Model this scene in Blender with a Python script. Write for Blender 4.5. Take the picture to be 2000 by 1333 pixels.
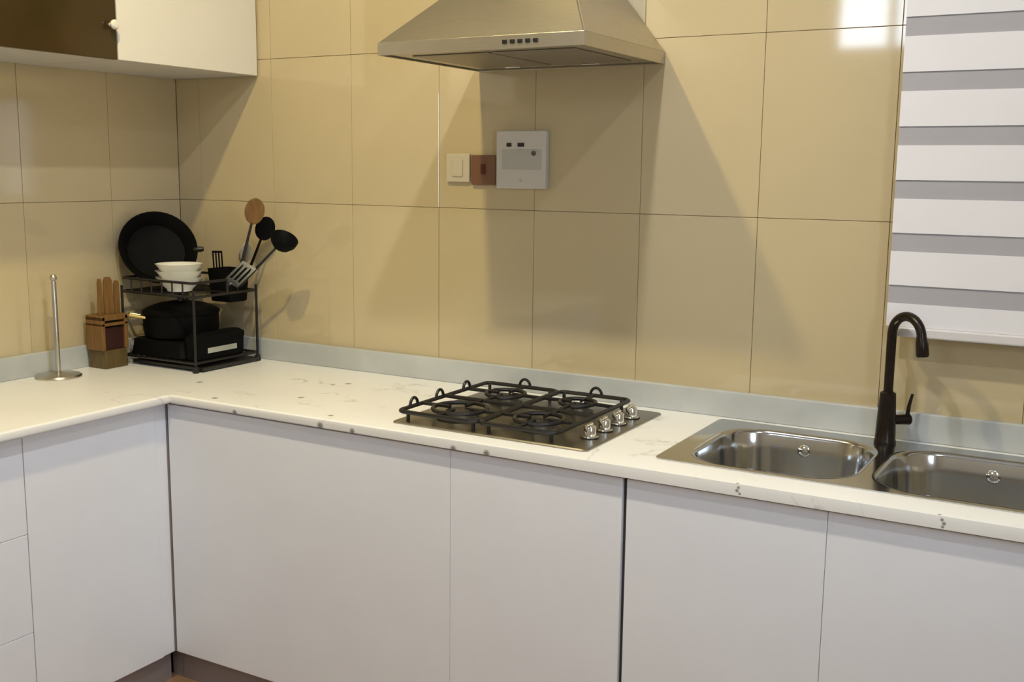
import bpy, bmesh, math, random
from mathutils import Vector, Matrix
for o in list(bpy.data.objects): bpy.data.objects.remove(o)
SC = bpy.context.scene
C = SC.collection
PI = math.pi

# ------------------------------------------------------------------ camera
CAM = Vector((2.9727, -2.7968, 1.5587))
YAW, PITCH, ROLL, FPX = -0.5178, -0.15743, 0.01134, 2105.0
fw = Vector((math.sin(YAW)*math.cos(PITCH), math.cos(YAW)*math.cos(PITCH), math.sin(PITCH)))
r0 = Vector((math.cos(YAW), -math.sin(YAW), 0)); u0 = r0.cross(fw)
rt = r0*math.cos(ROLL) + u0*math.sin(ROLL); up = -r0*math.sin(ROLL) + u0*math.cos(ROLL)
cd = bpy.data.cameras.new('camera'); cam = bpy.data.objects.new('camera', cd); C.objects.link(cam)
cam.matrix_world = Matrix(((rt.x, up.x, -fw.x, CAM.x), (rt.y, up.y, -fw.y, CAM.y), (rt.z, up.z, -fw.z, CAM.z), (0, 0, 0, 1)))
cd.sensor_fit = 'HORIZONTAL'; cd.sensor_width = 36.0; cd.lens = 36.0*FPX/2000.0; cd.clip_start = 0.02
SC.camera = cam

# ------------------------------------------------------------------ world and exposure
W = bpy.data.worlds.new('daylight'); SC.world = W; W.use_nodes = True
bg = W.node_tree.nodes['Background']
bg.inputs['Color'].default_value = (0.74, 0.85, 1.0, 1); bg.inputs['Strength'].default_value = 18.0
SC.view_settings.view_transform = 'Standard'; SC.view_settings.look = 'None'
SC.view_settings.gamma = 1.0; SC.view_settings.use_curve_mapping = False
SC.view_settings.exposure = 0.0
# downlights in the ceiling: x, y, watts, colour
LAMPS = [(1.185, -1.30, 27.5, (1.0, 0.82, 0.38)), (1.935, -1.30, 20.0, (0.97, 0.97, 1.0)),
         (3.05, -1.95, 13.0, (0.88, 0.94, 1.0))]  # this last lamp is an added fill that brightens the right cabinet fronts
CEIL = 3.10
RX, RY = 3.60, -3.30            # inner faces of right and rear walls

# ------------------------------------------------------------------ helpers
def root_loc(o):
    while o is not None and o.parent is not None: o = o.parent
    return o.location.copy() if o is not None else Vector((0, 0, 0))

def obj(name, bm, mat, parent=None, loc=None, smooth=False, angle=35):
    off = root_loc(parent) if parent is not None else (Vector(loc) if loc is not None else Vector((0, 0, 0)))
    bm.transform(Matrix.Translation(-off))
    bmesh.ops.recalc_face_normals(bm, faces=bm.faces)
    me = bpy.data.meshes.new(name); bm.to_mesh(me); bm.free()
    me.materials.append(mat)
    if smooth:
        for p in me.polygons: p.use_smooth = True
        me.set_sharp_from_angle(angle=math.radians(angle))
    o = bpy.data.objects.new(name, me); C.objects.link(o)
    if parent is not None: o.parent = parent
    else: o.location = off
    return o

def tag(o, label, cat, group=None):
    o['label'] = label; o['category'] = cat
    if group: o['group'] = group
    return o

def thing(name, loc, label, cat, group=None):
    o = bpy.data.objects.new(name, None); C.objects.link(o); o.location = loc
    o.empty_display_size = 0.05
    return tag(o, label, cat, group)

def struct(o): o['kind'] = 'structure'; return o

def box(x0, x1, y0, y1, z0, z1, bev=0.0, seg=2, bm=None):
    b = bmesh.new()
    m = Matrix.Translation(((x0+x1)/2, (y0+y1)/2, (z0+z1)/2)) @ Matrix.Diagonal((abs(x1-x0), abs(y1-y0), abs(z1-z0), 1))
    bmesh.ops.create_cube(b, size=1, matrix=m)
    if bev > 0: bmesh.ops.bevel(b, geom=b.edges[:], offset=bev, segments=seg, affect='EDGES', profile=0.5)
    return join(bm, b)

def join(bm, b):
    if bm is None: return b
    vm = {}
    for v in b.verts: vm[v] = bm.verts.new(v.co)
    for f in b.faces:
        try: bm.faces.new([vm[v] for v in f.verts])
        except ValueError: pass
    b.free(); return bm

def tube(pts, r, n=8, bm=None, closed=False, cap=True):
    """round bar along points; r a number or one radius per point"""
    b = bmesh.new(); pts = [Vector(p) for p in pts]; N = len(pts)
    rs = r if isinstance(r, (list, tuple)) else [r]*N
    rings = []; prev = None
    for i, p in enumerate(pts):
        if closed: t = (pts[(i+1) % N]-pts[i-1]).normalized()
        else: t = (pts[min(i+1, N-1)]-pts[max(i-1, 0)]).normalized()
        if prev is None:
            a = Vector((0, 0, 1)) if abs(t.z) < 0.9 else Vector((1, 0, 0))
            nrm = (a - t*a.dot(t)).normalized()
        else:
            nrm = (prev - t*prev.dot(t)).normalized()
        prev = nrm; bn = t.cross(nrm)
        rings.append([b.verts.new(p + (nrm*math.cos(2*PI*k/n)+bn*math.sin(2*PI*k/n))*rs[i]) for k in range(n)])
    for i in range(N if closed else N-1):
        A, B = rings[i], rings[(i+1) % N]
        for k in range(n): b.faces.new((A[k], A[(k+1) % n], B[(k+1) % n], B[k]))
    if not closed and cap:
        b.faces.new(rings[0]); b.faces.new(rings[-1][::-1])
    return join(bm, b)

def lathe(prof, n=32, mat=None, bm=None):
    """profile of (r, z) turned about z, then placed with a matrix"""
    b = bmesh.new(); rings = []
    for r, z in prof:
        if r < 1e-6: rings.append([b.verts.new((0, 0, z))])
        else: rings.append([b.verts.new((r*math.cos(2*PI*k/n), r*math.sin(2*PI*k/n), z)) for k in range(n)])
    for A, B in zip(rings, rings[1:]):
        for k in range(n):
            a = [A[k % len(A)], A[(k+1) % len(A)], B[(k+1) % len(B)], B[k % len(B)]]
            u = []
            for v in a:
                if v not in u: u.append(v)
            if len(u) > 2: b.faces.new(u)
    if mat is not None: b.transform(mat)
    return join(bm, b)

def arc(c, u, v, r, a0, a1, n):
    c, u, v = Vector(c), Vector(u), Vector(v)
    return [c + u*r*math.cos(a0+(a1-a0)*i/n) + v*r*math.sin(a0+(a1-a0)*i/n) for i in range(n+1)]

def rrect(x0, x1, y0, y1, r, n=6):
    out = []
    for cx, cy, a in ((x1-r, y1-r, 0), (x0+r, y1-r, PI/2), (x0+r, y0+r, PI), (x1-r, y0+r, 1.5*PI)):
        for i in range(n+1):
            t = a + PI/2*i/n; out.append((cx+r*math.cos(t), cy+r*math.sin(t)))
    return out

def loft(rings, bm=None, cap0=False, cap1=False, closed=True):
    b = bmesh.new(); R = [[b.verts.new(p) for p in ring] for ring in rings]
    n = len(R[0])
    for A, B in zip(R, R[1:]):
        for k in range(n): b.faces.new((A[k], A[(k+1) % n], B[(k+1) % n], B[k]))
    if cap0: b.faces.new(R[0])
    if cap1: b.faces.new(R[-1])
    return join(bm, b)

# ------------------------------------------------------------------ materials
def mat(name, col, rough=0.5, metal=0.0, var=0.04, scale=6.0, bump=0.0, bscale=80.0, coat=0.0, stretch=None, spec=None, col2=None, trans=0.0):
    m = bpy.data.materials.new(name); m.use_nodes = True
    nt = m.node_tree; P = nt.nodes['Principled BSDF']
    tc = nt.nodes.new('ShaderNodeTexCoord'); vec = tc.outputs['Object']
    if stretch:
        mp = nt.nodes.new('ShaderNodeMapping'); mp.inputs['Scale'].default_value = stretch
        nt.links.new(vec, mp.inputs['Vector']); vec = mp.outputs['Vector']
    nz = nt.nodes.new('ShaderNodeTexNoise'); nz.inputs['Scale'].default_value = scale; nz.inputs['Detail'].default_value = 4
    nt.links.new(vec, nz.inputs['Vector'])
    rp = nt.nodes.new('ShaderNodeValToRGB')
    c2 = col2 if col2 else tuple(max(0, c*(1-var*2.5)) for c in col)
    rp.color_ramp.elements[0].color = (*c2, 1); rp.color_ramp.elements[1].color = (*col, 1)
    rp.color_ramp.elements[0].position = 0.3; rp.color_ramp.elements[1].position = 0.65
    nt.links.new(nz.outputs['Fac'], rp.inputs['Fac']); nt.links.new(rp.outputs['Color'], P.inputs['Base Color'])
    P.inputs['Roughness'].default_value = rough; P.inputs['Metallic'].default_value = metal
    P.inputs['Coat Weight'].default_value = coat; P.inputs['Coat Roughness'].default_value = 0.08
    if spec is not None: P.inputs['Specular IOR Level'].default_value = spec
    if trans: P.inputs['Transmission Weight'].default_value = trans
    if bump > 0:
        n2 = nt.nodes.new('ShaderNodeTexNoise'); n2.inputs['Scale'].default_value = bscale
        nt.links.new(vec, n2.inputs['Vector'])
        bp = nt.nodes.new('ShaderNodeBump'); bp.inputs['Strength'].default_value = bump; bp.inputs['Distance'].default_value = 0.002
        nt.links.new(n2.outputs['Fac'], bp.inputs['Height']); nt.links.new(bp.outputs['Normal'], P.inputs['Normal'])
    return m

def glass_mat(name, col, fac=0.12, rough=0.02):
    m = bpy.data.materials.new(name); m.use_nodes = True; nt = m.node_tree; nt.nodes.clear()
    out = nt.nodes.new('ShaderNodeOutputMaterial'); mx = nt.nodes.new('ShaderNodeMixShader')
    tr = nt.nodes.new('ShaderNodeBsdfTransparent'); gl = nt.nodes.new('ShaderNodeBsdfGlossy')
    tr.inputs['Color'].default_value = (*col, 1); gl.inputs['Roughness'].default_value = rough
    mx.inputs[0].default_value = fac
    nt.links.new(tr.outputs[0], mx.inputs[1]); nt.links.new(gl.outputs[0], mx.inputs[2]); nt.links.new(mx.outputs[0], out.inputs[0])
    return m

def emit_mat(name, col, s):
    m = bpy.data.materials.new(name); m.use_nodes = True; P = m.node_tree.nodes['Principled BSDF']
    P.inputs['Base Color'].default_value = (1, 1, 1, 1); P.inputs['Emission Color'].default_value = (*col, 1); P.inputs['Emission Strength'].default_value = s
    return m

M = {}
M['tile'] = mat('glazed_beige_tile', (0.565, 0.465, 0.285), rough=0.06, var=0.02, scale=2.5, spec=0.65)
M['grout'] = mat('brown_grout', (0.38, 0.30, 0.19), rough=0.9)
M['paint'] = mat('cream_wall_paint', (0.46, 0.42, 0.35), rough=0.8, bump=0.05)
M['ceil'] = mat('white_ceiling_paint', (0.60, 0.58, 0.54), rough=0.9)
M['floor'] = mat('brown_floor_tile', (0.30, 0.17, 0.10), rough=0.3, var=0.12, scale=9)
M['floor_grout'] = mat('dark_floor_grout', (0.05, 0.035, 0.025), rough=0.9)
M['front'] = mat('white_matt_laminate', (0.84, 0.865, 0.93), rough=0.42, var=0.01)
M['carcass'] = mat('white_carcass_board', (0.60, 0.59, 0.58), rough=0.6, var=0.01)
M['gap'] = mat('dark_gap_shade', (0.05, 0.05, 0.055), rough=0.7)  # near-black colour stands in for shade between two cabinets
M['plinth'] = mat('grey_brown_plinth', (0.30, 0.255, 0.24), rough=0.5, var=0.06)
M['upper'] = mat('cream_gloss_laminate', (0.78, 0.75, 0.67), rough=0.28, var=0.01)
M['smoke'] = mat('dark_brown_glass', (0.035, 0.022, 0.006), rough=0.12, var=0.3, scale=5, spec=0.5, col2=(0.05, 0.028, 0.010))
M['knob'] = mat('pale_knob', (0.82, 0.78, 0.68), rough=0.25)
M['steel'] = mat('brushed_steel', (0.60, 0.57, 0.52), rough=0.30, metal=1.0, var=0.04, scale=30, stretch=(1, 1, 12))
M['hoodsteel'] = mat('hood_satin_steel', (0.54, 0.505, 0.43), rough=0.38, metal=1.0, var=0.03, scale=24, stretch=(1, 1, 14))
M['filter'] = mat('hood_grease_filter', (0.36, 0.33, 0.28), rough=0.45, metal=0.9, var=0.1, scale=150, bump=0.3, bscale=240)
M['sink'] = mat('polished_sink_steel', (0.58, 0.585, 0.59), rough=0.14, metal=1.0, var=0.03, scale=14)
M['chrome'] = mat('chrome', (0.82, 0.82, 0.80), rough=0.1, metal=1.0, var=0.01)
M['hobplate'] = mat('hob_steel_plate', (0.36, 0.34, 0.30), rough=0.32, metal=1.0, var=0.05, scale=20)
M['iron'] = mat('black_enamel_iron', (0.012, 0.011, 0.011), rough=0.4, var=0.1, scale=40)
M['burner'] = mat('grey_burner_casting', (0.13, 0.12, 0.10), rough=0.4, metal=0.6, var=0.08, scale=40)
M['faucet'] = mat('black_bronze_faucet', (0.020, 0.013, 0.009), rough=0.28, metal=0.5, var=0.15, scale=30)
M['plastic_w'] = mat('white_switch_plastic', (0.62, 0.585, 0.53), rough=0.3, var=0.01)
M['plastic_c'] = mat('cream_switch_plastic', (0.60, 0.54, 0.42), rough=0.3, var=0.01)
M['plastic_g'] = mat('grey_panel_print', (0.50, 0.485, 0.43), rough=0.35, var=0.03)
M['plastic_b'] = mat('brown_switch_plastic', (0.20, 0.095, 0.055), rough=0.3, var=0.06)
M['red'] = mat('dark_red_rocker', (0.10, 0.012, 0.004), rough=0.3)
M['black'] = mat('black_plastic', (0.012, 0.011, 0.010), rough=0.35, var=0.1)
M['nonstick'] = mat('black_nonstick_metal', (0.004, 0.004, 0.004), rough=0.6, spec=0.08, var=0.1, scale=20)
M['wire'] = mat('black_coated_wire', (0.010, 0.008, 0.008), rough=0.4)
M['china'] = mat('white_china', (0.86, 0.85, 0.78), rough=0.15, var=0.01)
M['wood'] = mat('brown_wood', (0.23, 0.115, 0.032), rough=0.5, var=0.14, scale=10, stretch=(8, 8, 1))
M['darkwood'] = mat('dark_red_wood', (0.045, 0.013, 0.008), rough=0.5, var=0.15, scale=12)
M['olivewood'] = mat('olive_brown_wood', (0.13, 0.085, 0.025), rough=0.5, var=0.14, scale=10, stretch=(8, 8, 1))
M['brass'] = mat('brass', (0.72, 0.55, 0.22), rough=0.22, metal=1.0)
M['band'] = mat('steel_band', (0.62, 0.64, 0.60), rough=0.25, metal=0.8)
M['blind_w'] = mat('white_blind_fabric', (0.80, 0.79, 0.83), rough=0.9, var=0.01, bump=0.1, bscale=600)
M['blind_g'] = mat('grey_sheer_fabric', (0.42, 0.41, 0.44), rough=0.9, var=0.02, bump=0.1, bscale=600)
M['rail'] = mat('white_blind_rail', (0.74, 0.71, 0.72), rough=0.4)
M['upvc'] = mat('white_window_frame', (0.8, 0.8, 0.8), rough=0.4)
M['pane'] = glass_mat('window_glass', (0.97, 0.99, 1.0), 0.06)

def worktop_mat():
    m = mat('white_marble_worktop', (0.90, 0.90, 0.88), rough=0.30, var=0.01)
    nt = m.node_tree; P = nt.nodes['Principled BSDF']; L = nt.links
    tc = nt.nodes['Texture Coordinate']
    base = P.inputs['Base Color'].links[0].from_socket
    # fine broken veins
    nz = nt.nodes.new('ShaderNodeTexNoise'); nz.inputs['Scale'].default_value = 3.2; nz.inputs['Detail'].default_value = 6; nz.inputs['Distortion'].default_value = 1.2
    L.new(tc.outputs['Object'], nz.inputs['Vector'])
    rp = nt.nodes.new('ShaderNodeValToRGB'); e = rp.color_ramp.elements
    e[0].position = 0.485; e[0].color = (0, 0, 0, 1); e[1].position = 0.515; e[1].color = (0, 0, 0, 1)
    k = e.new(0.5); k.color = (1, 1, 1, 1)
    L.new(nz.outputs['Fac'], rp.inputs['Fac'])
    n2 = nt.nodes.new('ShaderNodeTexNoise'); n2.inputs['Scale'].default_value = 7.0
    L.new(tc.outputs['Object'], n2.inputs['Vector'])
    r2 = nt.nodes.new('ShaderNodeValToRGB'); r2.color_ramp.elements[0].position = 0.52; r2.color_ramp.elements[1].position = 0.68
    L.new(n2.outputs['Fac'], r2.inputs['Fac'])
    mu = nt.nodes.new('ShaderNodeMath'); mu.operation = 'MULTIPLY'
    L.new(rp.outputs['Color'], mu.inputs[0]); L.new(r2.outputs['Color'], mu.inputs[1])
    mv = nt.nodes.new('ShaderNodeMath'); mv.operation = 'MULTIPLY'; mv.inputs[1].default_value = 0.45
    L.new(mu.outputs[0], mv.inputs[0])
    # dark mineral flecks in the slab
    acc = mv.outputs[0]
    flecks = [(0.518, -0.435, 0.9, 0.010), (0.727, -0.579, 0.9, 0.009), (0.929, -0.441, 0.9, 0.010), (1.148, -0.575, 0.9, 0.008),
              (0.886, -0.244, 0.9, 0.008), (0.915, -0.205, 0.9, 0.010), (0.839, -0.617, 0.878, 0.008), (1.146, -0.617, 0.880, 0.010),
              (1.253, -0.617, 0.879, 0.008), (1.567, -0.617, 0.875, 0.009), (1.663, -0.617, 0.877, 0.009),
              (2.289, -0.612, 0.899, 0.004), (2.293, -0.617, 0.892, 0.0035), (2.290, -0.617, 0.885, 0.004), (2.296, -0.617, 0.879, 0.003),
              (2.697, -0.610, 0.899, 0.004), (2.703, -0.617, 0.892, 0.0035), (2.707, -0.617, 0.885, 0.004), (2.705, -0.617, 0.878, 0.003)]
    for x, y, z, r in flecks:
        d = nt.nodes.new('ShaderNodeVectorMath'); d.operation = 'DISTANCE'; d.inputs[1].default_value = (x, y, z)
        L.new(tc.outputs['Object'], d.inputs[0])
        mr = nt.nodes.new('ShaderNodeMapRange'); mr.inputs['From Min'].default_value = r*0.5; mr.inputs['From Max'].default_value = r*1.3
        mr.inputs['To Min'].default_value = 0.8; mr.inputs['To Max'].default_value = 0.0
        L.new(d.outputs['Value'], mr.inputs['Value'])
        mx = nt.nodes.new('ShaderNodeMath'); mx.operation = 'MAXIMUM'
        L.new(acc, mx.inputs[0]); L.new(mr.outputs[0], mx.inputs[1]); acc = mx.outputs[0]
    mix = nt.nodes.new('ShaderNodeMix'); mix.data_type = 'RGBA'
    L.new(acc, mix.inputs['Factor']); L.new(base, mix.inputs['A']); mix.inputs['B'].default_value = (0.10, 0.10, 0.07, 1)
    L.new(mix.outputs['Result'], P.inputs['Base Color'])
    return m
M['worktop'] = worktop_mat()
M['upstand'] = mat('grey_white_marble_upstand', (0.54, 0.56, 0.55), rough=0.25, var=0.08, scale=5)

# ------------------------------------------------------------------ the room
T = 0.12
wall_back = struct(obj('wall_back', box(-T, RX+T, 0.008, T, 0, CEIL), M['grout']))
wall_left = struct(obj('wall_left', box(-T, -0.008, RY-T, 0.008, 0, CEIL), M['grout']))
struct(obj('floor', box(-T, RX+T, RY-T, T, -0.10, -0.006), M['floor_grout']))
struct(obj('ceiling', box(-T, RX+T, RY-T, T, CEIL, CEIL+0.1), M['ceil']))
floor = bpy.data.objects['floor']

def wall_with_hole(name, ax, pos, a0, a1, h, m):
    """wall with one opening; ax 'x' = plane at x=pos running along y, 'y' = plane at y=pos running along x"""
    b = None; h0, h1, z0, z1 = h
    for s0, s1, q0, q1 in ((a0, h0, 0, CEIL), (h1, a1, 0, CEIL), (h0, h1, 0, z0), (h0, h1, z1, CEIL)):
        if ax == 'x': b = box(pos, pos+T, s0, s1, q0, q1, bm=b)
        else: b = box(s0, s1, pos-T, pos, q0, q1, bm=b)
    return struct(obj(name, b, m))
WIN_R = (-2.15, -1.55, 1.30, 2.05)
WIN_B = (1.46, 2.10, 2.19, 2.58)
wall_with_hole('wall_right', 'x', RX, RY, 0.0, WIN_R, M['paint'])
wall_with_hole('wall_rear', 'y', RY, 0.0, RX, WIN_B, M['paint'])

def window(name, ax, pos, h, mull):
    h0, h1, z0, z1 = h; f = 0.045
    def bb(a0, a1, q0, q1, t0=0.03, t1=0.09, b=None, bev=0.003):
        if ax == 'x': return box(pos+t0, pos+t1, a0, a1, q0, q1, bev, bm=b)
        return box(a0, a1, pos-t1, pos-t0, q0, q1, bev, bm=b)
    b = bb(h0, h1, z0, z0+f); b = bb(h0, h1, z1-f, z1, b=b); b = bb(h0, h0+f, z0+f, z1-f, b=b); b = bb(h1-f, h1, z0+f, z1-f, b=b)
    w = struct(obj(name, b, M['upvc']))
    xs = [h0+f] + list(mull) + [h1-f]
    for a in mull: obj('mullion', bb(a-0.02, a+0.02, z0+f, z1-f), M['upvc'], w)
    for a, c in zip(xs, xs[1:]):
        obj('pane', bb(a+0.02, c-0.02, z0+f, z1-f, 0.055, 0.061, bev=0), M['pane'], w)
    return w
window('window_1', 'y', RY, WIN_B, [1.78])
window('window_2', 'x', RX, WIN_R, [-1.85])

# glazed wall tiles: each one a piece of its wall
TW, TH, GAP, TZ = 0.335, 0.4725, 0.0012, 0.9692
meshes = {}
def tile_mesh(w, h, axis):
    key = (round(w, 4), round(h, 4), axis)
    if key not in meshes:
        b = box(0, w, 0, 0.0085, 0, h) if axis == 'y' else box(-0.0085, 0, 0, w, 0, h)
        bmesh.ops.bevel(b, geom=b.edges[:], offset=0.0008, segments=1, affect='EDGES')
        bmesh.ops.recalc_face_normals(b, faces=b.faces)
        me = bpy.data.meshes.new('wall_tile'); b.to_mesh(me); b.free(); me.materials.append(M['tile']); meshes[key] = me
    return meshes[key]
zs = [0.80, TZ, TZ+TH, TZ+2*TH, TZ+3*TH, TZ+4*TH, CEIL]
xs = [0.0] + [0.109 + TW*k for k in range(11)]; xs = [x for x in xs if x < RX-0.01] + [RX]
ys = [0.0] + [-0.30 - TW*k for k in range(9)]; ys = [y for y in ys if y > RY+0.01] + [RY]
for z0, z1 in zip(zs, zs[1:]):
    for a, c in zip(xs, xs[1:]):
        o = bpy.data.objects.new('wall_tile', tile_mesh(c-a-GAP, z1-z0-GAP, 'y')); C.objects.link(o)
        o.parent = wall_back; o.location = (a+GAP/2, 0.0, z0+GAP/2)
    for a, c in zip(ys, ys[1:]):
        o = bpy.data.objects.new('wall_tile', tile_mesh(a-c-GAP, z1-z0-GAP, 'x')); C.objects.link(o)
        o.parent = wall_left; o.location = (0.0, c+GAP/2, z0+GAP/2)
fb = box(0, 0.396, 0, 0.396, -0.006, 0.0); bmesh.ops.bevel(fb, geom=fb.edges[:], offset=0.001, segments=1, affect='EDGES')
fme = bpy.data.meshes.new('floor_tile'); fb.to_mesh(fme); fb.free(); fme.materials.append(M['floor'])
for i in range(8):
    for j in range(7):
        if 0.5+i*0.4+0.4 > RX+0.01 or -0.53-j*0.4-0.4 < RY-0.05: continue
        o = bpy.data.objects.new('floor_tile', fme); C.objects.link(o); o.parent = floor
        o.location = (0.50+i*0.4+0.002, -0.53-(j+1)*0.4+0.002, 0)

# ------------------------------------------------------------------ worktop
DB, DL, ZT, ZB = 0.617, 0.584, 0.900, 0.873
def grid_slab(xc, yc, keep, z0, z1):
    b = bmesh.new(); V = {}
    def v(i, j, z):
        k = (i, j, z)
        if k not in V: V[k] = b.verts.new((xc[i], yc[j], z))
        return V[k]
    nx, ny = len(xc)-1, len(yc)-1
    K = lambda i, j: 0 <= i < nx and 0 <= j < ny and keep(i, j)
    for i in range(nx):
        for j in range(ny):
            if not K(i, j): continue
            b.faces.new([v(i, j, z1), v(i+1, j, z1), v(i+1, j+1, z1), v(i, j+1, z1)])
            b.faces.new([v(i, j, z0), v(i, j+1, z0), v(i+1, j+1, z0), v(i+1, j, z0)])
            for di, dj, p, q in ((-1, 0, (i, j+1), (i, j)), (1, 0, (i+1, j), (i+1, j+1)), (0, -1, (i, j), (i+1, j)), (0, 1, (i+1, j+1), (i, j+1))):
                if not K(i+di, j+dj): b.faces.new([v(*p, z0), v(*q, z0), v(*q, z1), v(*p, z1)])
    return b
LEFT_END = -2.40
SX0, SX1, SY0, SY1 = 2.058, 3.02, -0.520, -0.050      # sink flange
wx = [0.002, DL, SX0+0.02, SX1-0.02, RX-0.002]; wy = [LEFT_END, -DB, SY0+0.02, SY1-0.02, -0.002]
def keep(i, j):
    if j == 0: return i == 0
    return not (i == 2 and j == 2)
bw = grid_slab(wx, wy, keep, ZB, ZT)
fe = []
for e in bw.edges:
    a, c = e.verts[0].co, e.verts[1].co
    front = (abs(a.y+DB) < 1e-4 and abs(c.y+DB) < 1e-4 and min(a.x, c.x) > DL-1e-3 and abs(a.z-c.z) < 1e-5) or \
            (abs(a.x-DL) < 1e-4 and abs(c.x-DL) < 1e-4 and max(a.y, c.y) < -DB+1e-3 and abs(a.z-c.z) < 1e-5)
    if front: fe.append(e)
bmesh.ops.bevel(bw, geom=fe, offset=0.007, segments=3, affect='EDGES', profile=0.5)
wt = obj('worktop', bw, M['worktop'], smooth=True, angle=40)
tag(wt, 'white marble L-shaped worktop with small dark flecks and a low upstand', 'worktop')
obj('upstand', box(0.022, RX-0.003, -0.020, -0.0005, ZT, 0.9722, 0.003), M['upstand'], wt)
obj('upstand', box(0.0005, 0.020, LEFT_END, -0.001, ZT, 0.9722, 0.003), M['upstand'], wt)

# ------------------------------------------------------------------ base cabinets
DZ0, DZ1, FT = 0.092, 0.866, 0.018
YF, XF = -DB+0.017, DL-0.032          # front faces of doors
G = 0.0005
def base_unit(x0, x1, doors, label):
    t = thing('base_cabinet', ((x0+x1)/2, -0.30, 0), label, 'cabinet')
    b = None; yb0, yb1, z1 = YF+FT+0.001, -0.012, ZB-0.001
    for a in ((x0+0.001, x0+0.017, yb0, yb1, DZ0, z1), (x1-0.017, x1-0.001, yb0, yb1, DZ0, z1), (x0+0.017, x1-0.017, yb0, yb1, DZ0, DZ0+0.016), (x0+0.017, x1-0.017, yb1-0.006, yb1, DZ0+0.016, z1)): b = box(*a, bm=b)
    obj('body', b, M['carcass'], t)
    obj('plinth', box(x0+0.001, x1-0.001, YF+0.022, YF+0.04, 0, DZ0), M['plinth'], t)
    for a, c in zip(doors, doors[1:]): obj('door', box(a+G, c-G, YF, YF+FT, DZ0, DZ1, 0.0015), M['front'], t)
    return t
XC = XF + 0.002
cu = base_unit(XC, 1.547, [XC, 1.547], 'wide white plain base cabinet in the inside corner of the worktop')
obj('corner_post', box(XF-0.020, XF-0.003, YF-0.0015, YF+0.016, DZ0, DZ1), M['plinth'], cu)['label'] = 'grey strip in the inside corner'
obj('plinth_end', box(XF-0.040, XC+0.002, YF+0.022, YF+0.040, 0, DZ0), M['plinth'], cu)
base_unit(1.547, 2.0165, [1.547, 2.0165], 'narrow white base cabinet below the right part of the gas hob')
c3 = base_unit(2.0265, 3.030, [2.0265, 2.480, 3.030], 'white two-door base cabinet under the double sink')
obj('gap_shade_strip', box(2.0168, 2.0262, YF+0.012, -0.02, DZ0, ZB-0.002), M['gap'], c3)['label'] = 'dark recessed strip put in for shade in the gap'  # dark strip painted in place of the shade in the open gap
base_unit(3.032, RX-0.004, [3.032, RX-0.004], 'white base cabinet beside the right wall past the sink')

def side_unit(y0, y1, label):
    t = thing('base_cabinet', (0.28, (y0+y1)/2, 0), label, 'cabinet')
    obj('body', box(0.012, XF-FT-0.001, y0+0.001, y1-0.001, DZ0, ZB-0.001), M['carcass'], t)
    obj('plinth', box(XF-0.04, XF-0.022, y0+0.001, y1-0.001 if y1 < -0.6 else y1+0.0235, 0, DZ0), M['plinth'], t)
    return t
ya = YF-0.002
t = side_unit(-1.080, ya, 'white base cabinet with a narrow corner strip beside the drawer unit')
obj('panel', box(XF-FT, XF, -1.080+G, -0.648, DZ0, DZ1, 0.0015), M['front'], t)
obj('corner_strip', box(XF-FT-0.003, XF-0.004, -0.646, ya, DZ0, DZ1, 0.0015), M['front'], t)
t = side_unit(-1.70, -1.082, 'white three-drawer unit in the short run of the worktop')
for z0, z1 in ((DZ0, 0.337), (0.337, 0.607), (0.607, DZ1)):
    obj('drawer_front', box(XF-FT, XF, -1.70+G, -1.082, z0+G, z1-G*0.8, 0.0015), M['front'], t)
t = side_unit(LEFT_END+0.01, -1.702, 'white single-door base cabinet at the end of the short run')
obj('door', box(XF-FT, XF, LEFT_END+0.01, -1.702-G, DZ0, DZ1, 0.0015), M['front'], t)

# ------------------------------------------------------------------ wall cabinets
UX, UZ, UT = 0.391, 1.861, 2.60
def wall_unit(y0, y1, dm, label, knob, dname):
    t = thing('wall_cabinet', (0.003, (y0+y1)/2, UZ), label, 'cabinet')
    b = box(0.003, UX-FT-0.001, y0+0.001, y1-0.001, UZ+0.0, UT)
    obj('body', b, M['carcass'], t)
    d = obj(dname, box(UX-FT, UX, y0+0.0012, y1-0.0012, UZ, UT-0.002, 0.0015), dm, t)
    if knob:
        yk, zk = y1-0.022, UZ+0.095
        mk = Matrix.Translation((UX, yk, zk)) @ Matrix.Rotation(PI/2, 4, 'Y')
        k = obj('knob', lathe([(0, 0), (0.006, 0), (0.006, 0.010), (0.013, 0.014), (0.014, 0.020), (0.010, 0.025), (0, 0.027)], 20, mk), M['knob'], d, smooth=True)
        k['label'] = 'small pale round knob'
    return t
wall_unit(-0.581, -0.006, M['upper'], 'cream wall cabinet with a plain door meeting the tiled back wall', False, 'door')
wall_unit(-1.160, -0.583, M['smoke'], 'wall cabinet with a dark brown glossy door and pale knob', True, 'glass_door')
wall_unit(-1.740, -1.162, M['upper'], 'cream wall cabinet past the dark brown door', False, 'door')

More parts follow.
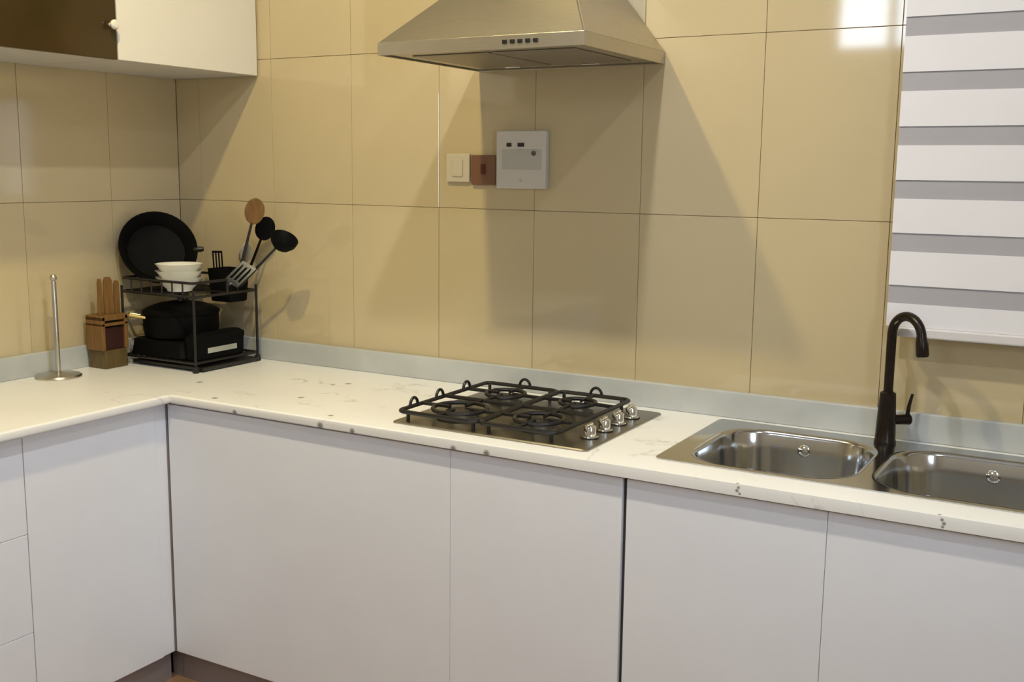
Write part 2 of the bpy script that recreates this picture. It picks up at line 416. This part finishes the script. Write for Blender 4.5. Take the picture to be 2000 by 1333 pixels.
# ------------------------------------------------------------------ range hood
HX0, HX1, HZ, HD, RH = 1.257, 1.845, 1.845, 0.4985, 0.033
t = thing('range_hood', ((HX0+HX1)/2, -0.002, HZ), 'stainless steel pyramid range hood on the wall above the gas hob', 'range hood')
b = box(HX0, HX1, -HD, -HD+0.004, HZ, HZ+RH, 0.001)
for a in ((HX0, HX0+0.004, -HD+0.004, -0.002), (HX1-0.004, HX1, -HD+0.004, -0.002)): b = box(*a, HZ, HZ+RH, 0.001, bm=b)
b = box(HX0+0.004, HX1-0.004, -0.006, -0.002, HZ, HZ+RH, 0.001, bm=b)
rim = obj('rim', b, M['hoodsteel'], t)
CX0, CX1, CD, CZ = 1.431, 1.671, 0.245, 2.095
ring0 = [(HX0, -HD, HZ+RH), (HX1, -HD, HZ+RH), (HX1, -0.002, HZ+RH), (HX0, -0.002, HZ+RH)]
ring1 = [(CX0, -CD, CZ), (CX1, -CD, CZ), (CX1, -0.002, CZ), (CX0, -0.002, CZ)]
b = loft([ring0, ring1], cap0=True, cap1=True)
bmesh.ops.bevel(b, geom=[e for e in b.edges if abs(e.verts[0].co.z-e.verts[1].co.z) > 0.1], offset=0.004, segments=3, affect='EDGES')
obj('canopy', b, M['hoodsteel'], t, smooth=True, angle=25)
obj('chimney', box(CX0, CX1, -CD, -0.002, CZ, CEIL-0.001, 0.002), M['hoodsteel'], t)
obj('underside_panel', box(HX0+0.016, HX1-0.006, -HD+0.006, -0.030, HZ+0.004, HZ+0.010, 0.001), M['hoodsteel'], t)
for a in (0.06, 0.30):
    f = obj('grease_filter', box(HX0+a, HX0+a+0.23, -0.43, -0.09, HZ+0.0005, HZ+0.0035, 0.001), M['filter'], t)
    obj('latch', box(HX0+a+0.09, HX0+a+0.14, -0.105, -0.095, HZ-0.003, HZ+0.0005, 0.001), M['chrome'], f)
for k in range(5):
    obj('button', box(1.628+k*0.021, 1.640+k*0.021, -HD-0.0035, -HD+0.001, HZ+0.012, HZ+0.022, 0.0012), M['black'], rim)

# ------------------------------------------------------------------ gas hob
OX0, OX1, OY0, OY1 = 1.335, 1.902, -0.556, -0.078
t = thing('gas_hob', ((OX0+OX1)/2, (OY0+OY1)/2, ZT), 'four-burner steel gas hob with black pan supports and chrome knobs', 'hob')
rings = []
for z, d in ((ZT, 0.0), (ZT+0.003, 0.0), (ZT+0.0055, 0.003)):
    rings.append([(x, y, z) for x, y in rrect(OX0+d, OX1-d, OY0+d, OY1-d, 0.012)])
obj('plate', loft(rings, cap0=True, cap1=True), M['hobplate'], t, smooth=True, angle=30)
HP = ZT+0.0055
BUR = [(1.468, -0.430, 0.050), (1.475, -0.200, 0.038), (1.705, -0.425, 0.044), (1.700, -0.195, 0.034)]
for x, y, r in BUR:
    mm = Matrix.Translation((x, y, HP))
    bo = obj('burner', lathe([(r*1.25, 0), (r*1.25, 0.004), (r*1.02, 0.006), (r*0.95, 0.014), (0, 0.014)], 32, mm), M['burner'], t, smooth=True)
    obj('burner_cap', lathe([(r*0.80, 0.0141), (r*0.82, 0.017), (r*0.74, 0.021), (r*0.30, 0.022), (0, 0.0215)], 32, mm), M['iron'], bo, smooth=True)
GZ = HP + 0.026
def grate(x0, x1, y0, y1, burs, loops):
    R = 0.0058
    g = obj('pan_support', tube([(x, y, GZ) for x, y in rrect(x0, x1, y0, y1, 0.022, 4)], R, 8, closed=True), M['iron'], t, smooth=True)
    for x in (x0+0.02, x1-0.02):
        for y in (y0+0.02, y1-0.02):
            obj('foot', tube([(x, y, HP), (x, y, GZ)], 0.005, 8), M['iron'], g, smooth=True)
    ym = (y0+y1)/2
    obj('bar', tube([(x0, ym, GZ), (x1, ym, GZ)], R, 8), M['iron'], g, smooth=True)
    for bx, by, r in burs:
        obj('ring', tube(arc((bx, by, GZ), (1, 0, 0), (0, 1, 0), r*1.45, 0, 2*PI*31/32, 31), R, 8, closed=True), M['iron'], g, smooth=True)
        lo, hi = (y0, ym) if by < ym else (ym, y1)
        for p0, p1 in (((x0, by), (bx-r*0.6, by)), ((x1, by), (bx+r*0.6, by)), ((bx, lo), (bx, by-r*0.6)), ((bx, hi), (bx, by+r*0.6))):
            obj('finger', tube([(*p0, GZ), (*p1, GZ+0.001)], R*0.9, 6), M['iron'], g, smooth=True)
    for (lx, ly, ux, uy) in loops:
        a = arc((lx, ly, GZ), (ux, uy, 0), (0, 0, 1), 0.018, -0.15, PI+0.15, 10)
        obj('loop', tube([(p.x, p.y, GZ+(p.z-GZ)*1.25) for p in a], 0.0042, 8), M['iron'], g, smooth=True)
    return g
GY0, GY1 = -0.545, -0.088
grate(1.347, 1.588, GY0, GY1, BUR[:2], [(1.347, y, 0, 1) for y in (-0.470, -0.345, -0.205)] + [(1.475, GY1, 1, 0)])
grate(1.594, 1.812, GY0, GY1, BUR[2:], [(1.705, GY1, 1, 0)])
for y in (-0.440, -0.355, -0.270, -0.185):
    mm = Matrix.Translation((1.855, y, HP))
    k = obj('knob', lathe([(0.021, 0), (0.021, 0.003), (0.016, 0.005), (0.0155, 0.026), (0.013, 0.030), (0, 0.0305)], 24, mm), M['chrome'], t, smooth=True)
    obj('knob_skirt', lathe([(0.024, 0), (0.024, 0.0022), (0.0212, 0.0025)], 24, mm), M['black'], k, smooth=True)
    obj('grip', box(1.8515, 1.8585, y-0.013, y+0.013, HP+0.0303, HP+0.037, 0.002), M['chrome'], k)

# ------------------------------------------------------------------ sink
t = thing('kitchen_sink', ((SX0+SX1)/2, (SY0+SY1)/2, ZT), 'stainless steel double-bowl inset sink in the white worktop', 'sink')
BW = [(2.108, 2.500, -0.500, -0.106), (2.526, 2.966, -0.500, -0.106)]
b = bmesh.new(); edges = []
def ringe(pts, z):
    vs = [b.verts.new((x, y, z)) for x, y in pts]
    es = [b.edges.new((vs[i], vs[(i+1) % len(vs)])) for i in range(len(vs))]
    edges.extend(es); return vs
FZ = ZT+0.003
outer = ringe(rrect(SX0, SX1, SY0, SY1, 0.018, 5), FZ)
for x0, x1, y0, y1 in BW: ringe(rrect(x0, x1, y0, y1, 0.11, 8), FZ)
bmesh.ops.triangle_fill(b, use_beauty=True, use_dissolve=False, edges=edges)
lo = [b.verts.new((v.co.x, v.co.y, ZT+0.0003)) for v in outer]
for i in range(len(outer)): b.faces.new((outer[i], outer[(i+1) % len(outer)], lo[(i+1) % len(lo)], lo[i]))
obj('flange', b, M['sink'], t)
for x0, x1, y0, y1 in BW:
    rg = []
    for d, z in ((-0.001, 0.0005), (0.003, 0.0), (0.008, -0.003), (0.011, -0.010), (0.016, -0.05), (0.022, -0.11), (0.030, -0.145), (0.048, -0.165), (0.085, -0.172)):
        rg.append([(x, y, FZ+z) for x, y in rrect(x0+d, x1-d, y0+d, y1-d, max(0.03, 0.11-d*0.5), 8)])
    bo = obj('bowl', loft(rg, cap1=True), M['sink'], t, smooth=True, angle=60)
    cx, cy = (x0+x1)/2, (y0+y1)/2
    obj('drain', lathe([(0.045, 0.0005), (0.043, 0.003), (0.034, 0.002), (0.030, -0.001), (0, -0.001)], 28, Matrix.Translation((cx, cy, FZ-0.171))), M['chrome'], bo, smooth=True)
    mm = Matrix.Translation((cx, y1-0.013, FZ-0.040)) @ Matrix.Rotation(PI/2, 4, 'X')
    obj('overflow_cap', lathe([(0.016, -0.002), (0.016, 0.004), (0.012, 0.007), (0, 0.008)], 20, mm), M['chrome'], bo, smooth=True)

# ------------------------------------------------------------------ faucet
FX, FY = 2.492, -0.086
t = thing('kitchen_faucet', (FX, FY, FZ), 'black gooseneck kitchen faucet behind the double sink', 'faucet')
mm = Matrix.Translation((FX, FY, FZ))
obj('body', lathe([(0, 0), (0.0265, 0), (0.0265, 0.006), (0.0245, 0.010), (0.0225, 0.060), (0.0200, 0.110), (0.0190, 0.126), (0.0125, 0.130)], 28, mm), M['faucet'], t, smooth=True)
d = Vector((0.121, -0.092, 0)).normalized(); R = 0.049
top = Vector((FX, FY, FZ+0.272))
pts = [Vector((FX, FY, FZ+0.125)), Vector((FX, FY, FZ+0.20))] + [top + d*R - d*R*math.cos(a) + Vector((0, 0, R*math.sin(a))) for a in [PI*i/16*0.98 for i in range(17)]]
obj('spout', tube(pts, 0.0115, 14), M['faucet'], t, smooth=True)
e = pts[-1]; dn = (pts[-1]-pts[-2]).normalized()
obj('spray_head', tube([e-dn*0.004, e+dn*0.012, e+dn*0.04, e+dn*0.044], [0.0118, 0.0145, 0.0150, 0.0125], 16), M['faucet'], t, smooth=True)
hx = Vector((0.80, 0.60, 0))
h0 = Vector((FX, FY, FZ+0.058))
lv = obj('lever_hub', tube([h0+hx*0.012, h0+hx*0.040, h0+hx*0.060, h0+hx*0.063], [0.0125, 0.0125, 0.0135, 0.0105], 14), M['faucet'], t, smooth=True)
obj('lever', tube([h0+hx*0.054+Vector((0, 0, 0.008)), h0+hx*0.057+Vector((0, 0, 0.035)), h0+hx*0.064+Vector((0, 0, 0.064))], [0.0055, 0.0045, 0.0035], 10), M['faucet'], lv, smooth=True)

# ------------------------------------------------------------------ zebra blind
BX0, BX1, BY = 2.4715, 3.46, -0.058
t = thing('zebra_blind', ((BX0+BX1)/2, BY, 1.167), 'white and grey striped zebra roller blind hanging past the faucet', 'blind')
obj('bottom_rail', box(BX0+0.02, BX1, BY-0.009, BY+0.009, 1.167, 1.191, 0.004), M['rail'], t)
per = 0.1266; gz = 1.248
obj('white_band', box(BX0, BX1, BY-0.0012, BY+0.0012, 1.1915, gz, 0), M['blind_w'], t)
while gz < 2.45:
    obj('grey_band', box(BX0, BX1, BY+0.0022, BY+0.0036, gz-0.004, gz+0.0444+0.004, 0), M['blind_g'], t)
    obj('white_band', box(BX0, BX1, BY-0.0012, BY+0.0012, gz+0.0444, gz+per, 0), M['blind_w'], t)
    gz += per
obj('cassette', box(BX0-0.01, BX1+0.01, -0.125, -0.001, gz-0.01, gz+0.075, 0.012, 3), M['rail'], t)

# ------------------------------------------------------------------ switches and sockets on the back wall
def plate(name, x0, x1, z0, z1, th, m, label, cat):
    t = thing(name, ((x0+x1)/2, -0.0005, z0), label, cat)
    p = obj('plate', box(x0, x1, -th, -0.0005, z0, z1, 0.003), m, t)
    return t, p
t, p = plate('light_switch', 1.148, 1.231, 1.521, 1.606, 0.012, M['plastic_c'], 'small cream-white light switch beside the brown switch', 'switch')
obj('rocker', box(1.170, 1.209, -0.0155, -0.0115, 1.538, 1.589, 0.002), M['plastic_c'], t)
t, p = plate('cooker_switch', 1.238, 1.324, 1.513, 1.602, 0.012, M['plastic_b'], 'small brown switch with a dark red rocker on the tiles', 'switch')
obj('rocker', box(1.274, 1.288, -0.017, -0.0115, 1.545, 1.575, 0.002), M['red'], t)['label'] = 'dark red rocker'
t, p = plate('wall_control_unit', 1.331, 1.497, 1.505, 1.672, 0.022, M['plastic_w'], 'large square white wall unit with two small black marks', 'wall unit')
obj('window', box(1.352, 1.483, -0.0232, -0.0215, 1.560, 1.618, 0.0008), M['plastic_g'], t)
for xx, ww in ((1.367, 0.016), (1.404, 0.021)):
    obj('button', box(xx, xx+ww, -0.0245, -0.0215, 1.626, 1.637, 0.001), M['black'], t)
obj('dial', lathe([(0.007, 0), (0.007, 0.003), (0, 0.0035)], 16, Matrix.Translation((1.458, -0.0232, 1.607)) @ Matrix.Rotation(PI/2, 4, 'X')), M['burner'], t, smooth=True)
obj('indicator', lathe([(0.004, 0), (0.004, 0.002), (0, 0.0025)], 12, Matrix.Translation((1.414, -0.022, 1.528)) @ Matrix.Rotation(PI/2, 4, 'X')), M['plastic_g'], t, smooth=True)

# ------------------------------------------------------------------ paper towel holder
PX, PY = 0.090, -0.612
t = thing('paper_towel_holder', (PX, PY, ZT), 'empty steel paper towel holder with round base and upright rod', 'holder')
mm = Matrix.Translation((PX, PY, ZT))
obj('base', lathe([(0, 0.0002), (0.068, 0.0002), (0.070, 0.004), (0.066, 0.009), (0.020, 0.014), (0.010, 0.018), (0, 0.018)], 36, mm), M['steel'], t, smooth=True)
obj('rod', lathe([(0.0075, 0.016), (0.0075, 0.300), (0.0055, 0.305), (0, 0.3055)], 16, mm), M['steel'], t, smooth=True)
obj('finial', lathe([(0, 0.3055), (0.009, 0.307), (0.0105, 0.315), (0.006, 0.323), (0, 0.324)], 16, mm), M['steel'], t, smooth=True)

# ------------------------------------------------------------------ wooden utensil caddy
KX, KY, ka = 0.070, -0.402, 0.0
t = thing('utensil_caddy', (KX, KY, ZT), 'brown wooden utensil caddy with a dark inset panel', 'caddy')
w, dp = 0.046, 0.040
obj('base', box(KX-dp, KX+dp, KY-w, KY+w, ZT+0.0002, ZT+0.060, 0.003), M['olivewood'], t)
obj('panel', box(KX-dp+0.010, KX+dp-0.008, KY-w+0.006, KY+w-0.006, ZT+0.060, ZT+0.135, 0.002), M['darkwood'], t)['label'] = 'dark red-brown inset panel'
for sy in (-1, 1): obj('side_post', box(KX-dp, KX+dp, KY+sy*w-0.006, KY+sy*w+0.006, ZT+0.060, ZT+0.172, 0.002), M['wood'], t)
obj('crossbar', box(KX-dp, KX+dp, KY-w-0.006, KY+w+0.006, ZT+0.140, ZT+0.150, 0.002), M['wood'], t)
obj('crossbar', box(KX-dp, KX+dp, KY-w-0.006, KY+w+0.006, ZT+0.158, ZT+0.176, 0.002), M['wood'], t)
# three wooden utensils standing in the caddy
for k, (yy, hh, ww, lab) in enumerate(((KY-0.036, 0.118, 0.007, 'thin flat wooden stick standing at the open side of the wooden caddy'),
                                  (KY-0.004, 0.122, 0.016, 'broad wooden spatula standing in the middle of the wooden caddy'),
                                  (KY+0.030, 0.108, 0.010, 'short wooden stick standing in the wooden caddy next to the black pot'))):
    b = loft([[(KX+0.016+a*0.004, yy+c*ww*s, ZT+0.1765+z) for a, c in ((-1, -1), (1, -1), (1, 1), (-1, 1))] for z, s in ((0, 1.0), (hh*0.45, 1.05), (hh*0.9, 0.95), (hh, 0.55))], cap0=True, cap1=True)
    tag(obj('wooden_utensil', b, M['wood'], loc=(KX+0.016, yy, ZT+0.1765)), lab, 'utensil')

# ------------------------------------------------------------------ dish rack in the corner
AX0, AX1, AY0, AY1 = 0.070, 0.400, -0.335, -0.050
SZ = ZT + 0.245          # upper shelf
t = thing('dish_rack', ((AX0+AX1)/2, (AY0+AY1)/2, ZT), 'two-tier black wire dish rack in the corner of the worktop', 'dish rack')
w = 0.0045
for x in (AX0, AX1):
    for y in (AY0, AY1):
        h = SZ+0.02
        l = obj('leg', tube([(x, y, ZT+0.012), (x, y, h)], w, 8), M['wire'], t, smooth=True)
        obj('foot', tube([(x, y, ZT+0.0003), (x, y, ZT+0.02)], [0.011, 0.009], 10), M['black'], l, smooth=True)
for nm, zz in (('lower_frame', ZT+0.030), ('upper_frame', SZ)):
    obj(nm, tube([(x, y, zz) for x, y in rrect(AX0, AX1, AY0, AY1, 0.012, 3)], w, 8, closed=True), M['wire'], t, smooth=True)
for zz, xe in ((ZT+0.030, AX1), (SZ, 0.262)):
    for k in range(1, 12):
        x = AX0 + (AX1-AX0)*k/12
        if x < xe+0.01: obj('shelf_wire', tube([(x, AY0, zz), (x, AY1, zz)], 0.0022, 6), M['wire'], t, smooth=True)
obj('shelf_wire', tube([(0.262, -0.165, SZ), (AX1, -0.165, SZ)], 0.003, 6), M['wire'], t, smooth=True)
rl = [(0.262, AY1), (AX0+0.01, AY1), (AX0, AY1-0.01), (AX0, AY0+0.01), (AX0+0.01, AY0), (AX1-0.01, AY0), (AX1, AY0+0.01), (AX1, -0.185)]
obj('upper_rail', tube([(x, y, SZ+0.045) for x, y in rl], w, 8), M['wire'], t, smooth=True)
for x, y in (rl[0], rl[-1]): obj('rail_post', tube([(x, y, SZ), (x, y, SZ+0.045)], w*0.9, 6), M['wire'], t, smooth=True)
for k in range(1, 7):
    x = AX0 + (AX1-AX0)*k/7
    obj('rail_post', tube([(x, AY0, SZ), (x, AY0, SZ+0.045)], 0.0028, 6), M['wire'], t, smooth=True)
obj('drip_tray', box(AX0+0.02, AX1+0.015, AY0+0.015, AY1-0.01, ZT+0.004, ZT+0.016, 0.003), M['black'], t)

# cutlery holder hooked to the side of the rack
qx, qy = 0.331, -0.107
t = thing('cutlery_holder', (qx, qy, SZ), 'black cutlery holder on the dish rack holding cooking utensils', 'cutlery holder')
rings = []
for z, sx, sy in ((-0.070, 0.046, 0.040), (-0.068, 0.048, 0.042), (0.030, 0.054, 0.049), (0.040, 0.055, 0.050)):
    rings.append([(x, y, SZ+z+0.034) for x, y in rrect(qx-sx, qx+sx, qy-sy, qy+sy, 0.014, 4)])
inner = [[(x, y, SZ+z+0.034) for x, y in rrect(qx-sx, qx+sx, qy-sy, qy+sy, 0.012, 4)] for z, sx, sy in ((0.040, 0.052, 0.047), (-0.066, 0.045, 0.039))]
obj('cup', loft(rings+inner, cap0=True, cap1=True), M['nonstick'], t, smooth=True, angle=40)

# utensils: handle + head
def utensil(name, p0, p1, head, hm, mm_, label, sz):
    p0, p1 = Vector(p0), Vector(p1); ax = (p1-p0).normalized()
    t = thing(name, p0, label, 'utensil')
    obj('handle', tube([p0, p0.lerp(p1, 0.5), p1], [0.0055, 0.005, 0.004], 8), mm_, t, smooth=True)
    side = Vector((0.869, 0.495, 0)); side = (side-ax*side.dot(ax)).normalized(); nrm = ax.cross(side).normalized()
    L, Wd = sz
    F = Matrix(((side.x, nrm.x, ax.x, p1.x), (side.y, nrm.y, ax.y, p1.y), (side.z, nrm.z, ax.z, p1.z), (0, 0, 0, 1)))
    if head == 'spoon':
        b = bmesh.new(); bmesh.ops.create_uvsphere(b, u_segments=18, v_segments=12, radius=1.0)
        for v in b.verts:
            x, y, z = v.co; dish = -0.35*(1-(x*x+z*z)) if y < 0 else 0.0
            v.co = (x*Wd/2, (y*0.20+ (0.28*(1-(x*x+z*z)) if y < 0 else 0.02))*Wd/2, L*0.46+z*L/2)
        b.transform(F)
    elif head == 'ladle':
        b = bmesh.new()
        prof = [(0.0, -0.50), (0.30, -0.42), (0.46, -0.2), (0.50, 0.02), (0.46, 0.02), (0.42, -0.18), (0.27, -0.37), (0, -0.44)]
        Q = F @ Matrix.Translation((0, 0, L*0.45)) @ Matrix.Rotation(-PI/2*0.8, 4, 'X')
        b.free(); b = lathe([(r*Wd, z*Wd*0.9) for r, z in prof], 24, Q)
    else:                                   # turner blade, slotted
        b = None; n = 4
        sw = Wd/(2*n-1)
        for k in range(n):
            x = -Wd/2 + 2*k*sw
            b2 = box(x, x+sw, -0.0009, 0.0009, L*0.16, L*0.90); b2.transform(F); b = join(b, b2)
        for z0, z1 in ((-0.004, L*0.16), (L*0.90, L)):
            b2 = box(-Wd/2, Wd/2, -0.0009, 0.0009, z0, z1); b2.transform(F); b = join(b, b2)
    obj('head', b, hm, t, smooth=head != 'turner')
    return t
zc = SZ - 0.015
utensil('wooden_spoon', (0.342, -0.094, zc), (0.440, -0.105, 1.375), 'spoon', M['wood'], M['black'], 'tan wooden spoon standing tallest in the black cutlery holder', (0.092, 0.066))
utensil('cooking_spoon', (0.345, -0.070, zc), (0.436, -0.058, 1.320), 'spoon', M['nonstick'], M['nonstick'], 'black cooking spoon just below the tan wooden spoon', (0.085, 0.066))
utensil('soup_ladle', (0.352, -0.119, zc), (0.585, -0.135, 1.312), 'ladle', M['nonstick'], M['black'], 'black soup ladle leaning furthest out of the cutlery holder', (0.070, 0.090))
utensil('slotted_turner', (0.322, -0.144, zc), (0.384, -0.150, 1.175), 'turner', M['band'], M['chrome'], 'steel slotted turner with blade up in the cutlery holder', (0.115, 0.052))
utensil('slotted_turner', (0.300, -0.118, zc), (0.306, -0.128, 1.205), 'turner', M['nonstick'], M['nonstick'], 'short black slotted turner beside the white bowls', (0.075, 0.034))
utensil('serving_spoon', (0.312, -0.070, zc), (0.376, -0.085, 1.240), 'spoon', M['steel'], M['steel'], 'dull steel serving spoon behind the slotted turner', (0.085, 0.044))

# black wok standing on the upper shelf, leaning to the walls
c = Vector((0.108, -0.205, SZ+0.140)); n = Vector((0.80, -0.46, 0.42)).normalized()
s1 = n.cross(Vector((0, 0, 1))).normalized(); s2 = s1.cross(n)
Fm = Matrix(((s1.x, s2.x, n.x, c.x), (s1.y, s2.y, n.y, c.y), (s1.z, s2.z, n.z, c.z), (0, 0, 0, 1)))
t = thing('frying_pan', (c.x, c.y, SZ+0.003), 'round black frying pan propped up on the dish rack', 'pan')
obj('pan_body', lathe([(0, -0.044), (0.080, -0.044), (0.098, -0.040), (0.126, 0.0), (0.131, 0.002), (0.128, 0.005), (0.122, 0.001), (0.095, -0.036), (0.078, -0.0405), (0, -0.0405)], 40, Fm), M['nonstick'], t, smooth=True)
hd = (s1*-0.6 + s2*-0.05).normalized()
obj('handle', tube([c+hd*0.120-n*0.006, c+hd*0.140+n*0.004, c+hd*0.150+n*0.006], [0.008, 0.010, 0.007], 10), M['black'], t, smooth=True)

# stack of white bowls on the shelf in front of the pan
for k, (zz, lab) in enumerate(((0.0, 'white china bowl at the bottom of the stack on the dish rack'), (0.022, 'white china bowl in the middle of the stack on the dish rack'), (0.044, 'white china bowl on top of the stack on the dish rack'))):
    mm = Matrix.Translation((0.246, -0.246, SZ+0.005+zz))
    b = lathe([(0, 0.0), (0.040, 0.0), (0.042, 0.006), (0.056, 0.020), (0.075, 0.044), (0.077, 0.046), (0.074, 0.046), (0.054, 0.024), (0.036, 0.010), (0, 0.009)], 36, mm)
    tag(obj('china_bowl', b, M['china'], loc=(0.246, -0.246, SZ+0.005+zz), smooth=True, angle=50), lab, 'bowl')

# cooking pots on the lower tier
rg = [[(x, y, ZT+0.0345+z) for x, y in rrect(0.084+d, 0.331-d, -0.326+d, -0.064-d, 0.022, 4)] for z, d in ((0, 0), (0.004, -0.003), (0.008, 0), (0.050, 0.006), (0.054, 0.010))]
tag(obj('baking_tin', loft(rg, cap0=True, cap1=True), M['nonstick'], loc=(0.2075, -0.195, ZT+0.0345), smooth=True, angle=40), 'shallow black baking tin lying under the cooking pot', 'baking tin')
mm = Matrix.Translation((0.198, -0.200, ZT+0.089)) @ Matrix.Diagonal((1.05, 1.05, 0.84, 1))
t = thing('cooking_pot', (0.198, -0.200, ZT+0.089), 'large black cooking pot with domed lid under the dish rack shelf', 'pot')
obj('pot_body', lathe([(0, 0), (0.100, 0), (0.114, 0.008), (0.118, 0.03), (0.118, 0.095), (0.122, 0.098), (0.122, 0.102), (0.112, 0.102), (0.112, 0.012), (0, 0.008)], 40, mm), M['nonstick'], t, smooth=True, angle=50)
ld = obj('lid', lathe([(0.121, 0.1025), (0.121, 0.106), (0.105, 0.118), (0.075, 0.132), (0.035, 0.141), (0, 0.143)], 40, mm), M['nonstick'], t, smooth=True)
obj('lid_knob', lathe([(0, 0.142), (0.010, 0.142), (0.009, 0.152), (0.022, 0.158), (0.023, 0.166), (0.014, 0.172), (0, 0.173)], 24, mm), M['black'], ld, smooth=True)
hb = obj('handle', tube([(0.115, -0.292, ZT+0.160), (0.088, -0.325, ZT+0.170), (0.122, -0.350, ZT+0.170), (0.158, -0.318, ZT+0.160)], 0.0055, 8), M['brass'], t, smooth=True)
hb['label'] = 'brass side handle'
TX0, TX1, TY0, TY1, TZ0 = 0.336, 0.394, -0.322, -0.100, ZT+0.034
t = thing('storage_tin', ((TX0+TX1)/2, (TY0+TY1)/2, TZ0), 'long black storage tin with a steel strip beside the cooking pot', 'tin')
rg = [[(x, y, TZ0+z) for x, y in rrect(TX0+d, TX1-d, TY0+d, TY1-d, 0.016, 4)] for z, d in ((0, 0.006), (0.004, 0.001), (0.060, 0))]
obj('tin_body', loft(rg, cap0=True, cap1=True), M['nonstick'], t, smooth=True, angle=40)
rg = [[(x, y, TZ0+z) for x, y in rrect(TX0+d, TX1-d, TY0+d, TY1-d, 0.016, 4)] for z, d in ((0.0605, -0.002), (0.076, -0.002), (0.086, 0.010))]
obj('tin_lid', loft(rg, cap0=True, cap1=True), M['nonstick'], t, smooth=True, angle=40)
obj('steel_strip', box(TX1, TX1+0.004, TY0+0.045, TY1-0.045, TZ0+0.022, TZ0+0.040, 0.0015), M['band'], t)['label'] = 'bright steel strip'

# ------------------------------------------------------------------ ceiling downlights, the last one added as fill
for i, (x, y, wt_, col) in enumerate(LAMPS):
    lab = ['round ceiling downlight with warm yellow light between wall cabinet and hood', 'round ceiling downlight in front of the range hood and sink', 'added round ceiling downlight near the right wall window, brightening the cabinet fronts'][i]
    t = thing('ceiling_downlight', (x, y, CEIL), lab, 'ceiling lamp')
    mm = Matrix.Translation((x, y, CEIL))
    obj('trim_ring', lathe([(0.050, -0.001), (0.070, -0.001), (0.070, -0.006), (0.066, -0.010), (0.052, -0.010)], 32, mm), M['upvc'], t, smooth=True)
    obj('diffuser', lathe([(0.050, -0.003), (0, -0.003)], 32, mm), emit_mat('downlight_glow', col, 12.0), t)
    ld = bpy.data.lights.new('downlight', 'AREA'); ld.shape = 'DISK'; ld.size = 0.085; ld.energy = wt_; ld.color = col
    lo_ = bpy.data.objects.new('downlight', ld); C.objects.link(lo_); lo_.parent = t; lo_.location = (0, 0, -0.012)

# daylight is sampled through the two windows
for nm, h, ax, pos in (('window_1_portal', WIN_B, 'y', RY), ('window_2_portal', WIN_R, 'x', RX)):
    ld = bpy.data.lights.new(nm, 'AREA'); ld.shape = 'RECTANGLE'; ld.size = h[1]-h[0]; ld.size_y = h[3]-h[2]; ld.cycles.is_portal = True
    o = bpy.data.objects.new(nm, ld); C.objects.link(o)
    if ax == 'y': o.location = ((h[0]+h[1])/2, pos-0.10, (h[2]+h[3])/2); o.rotation_euler = (PI/2, 0, 0)
    else: o.location = (pos+0.10, (h[0]+h[1])/2, (h[2]+h[3])/2); o.rotation_euler = (PI/2, 0, PI/2)
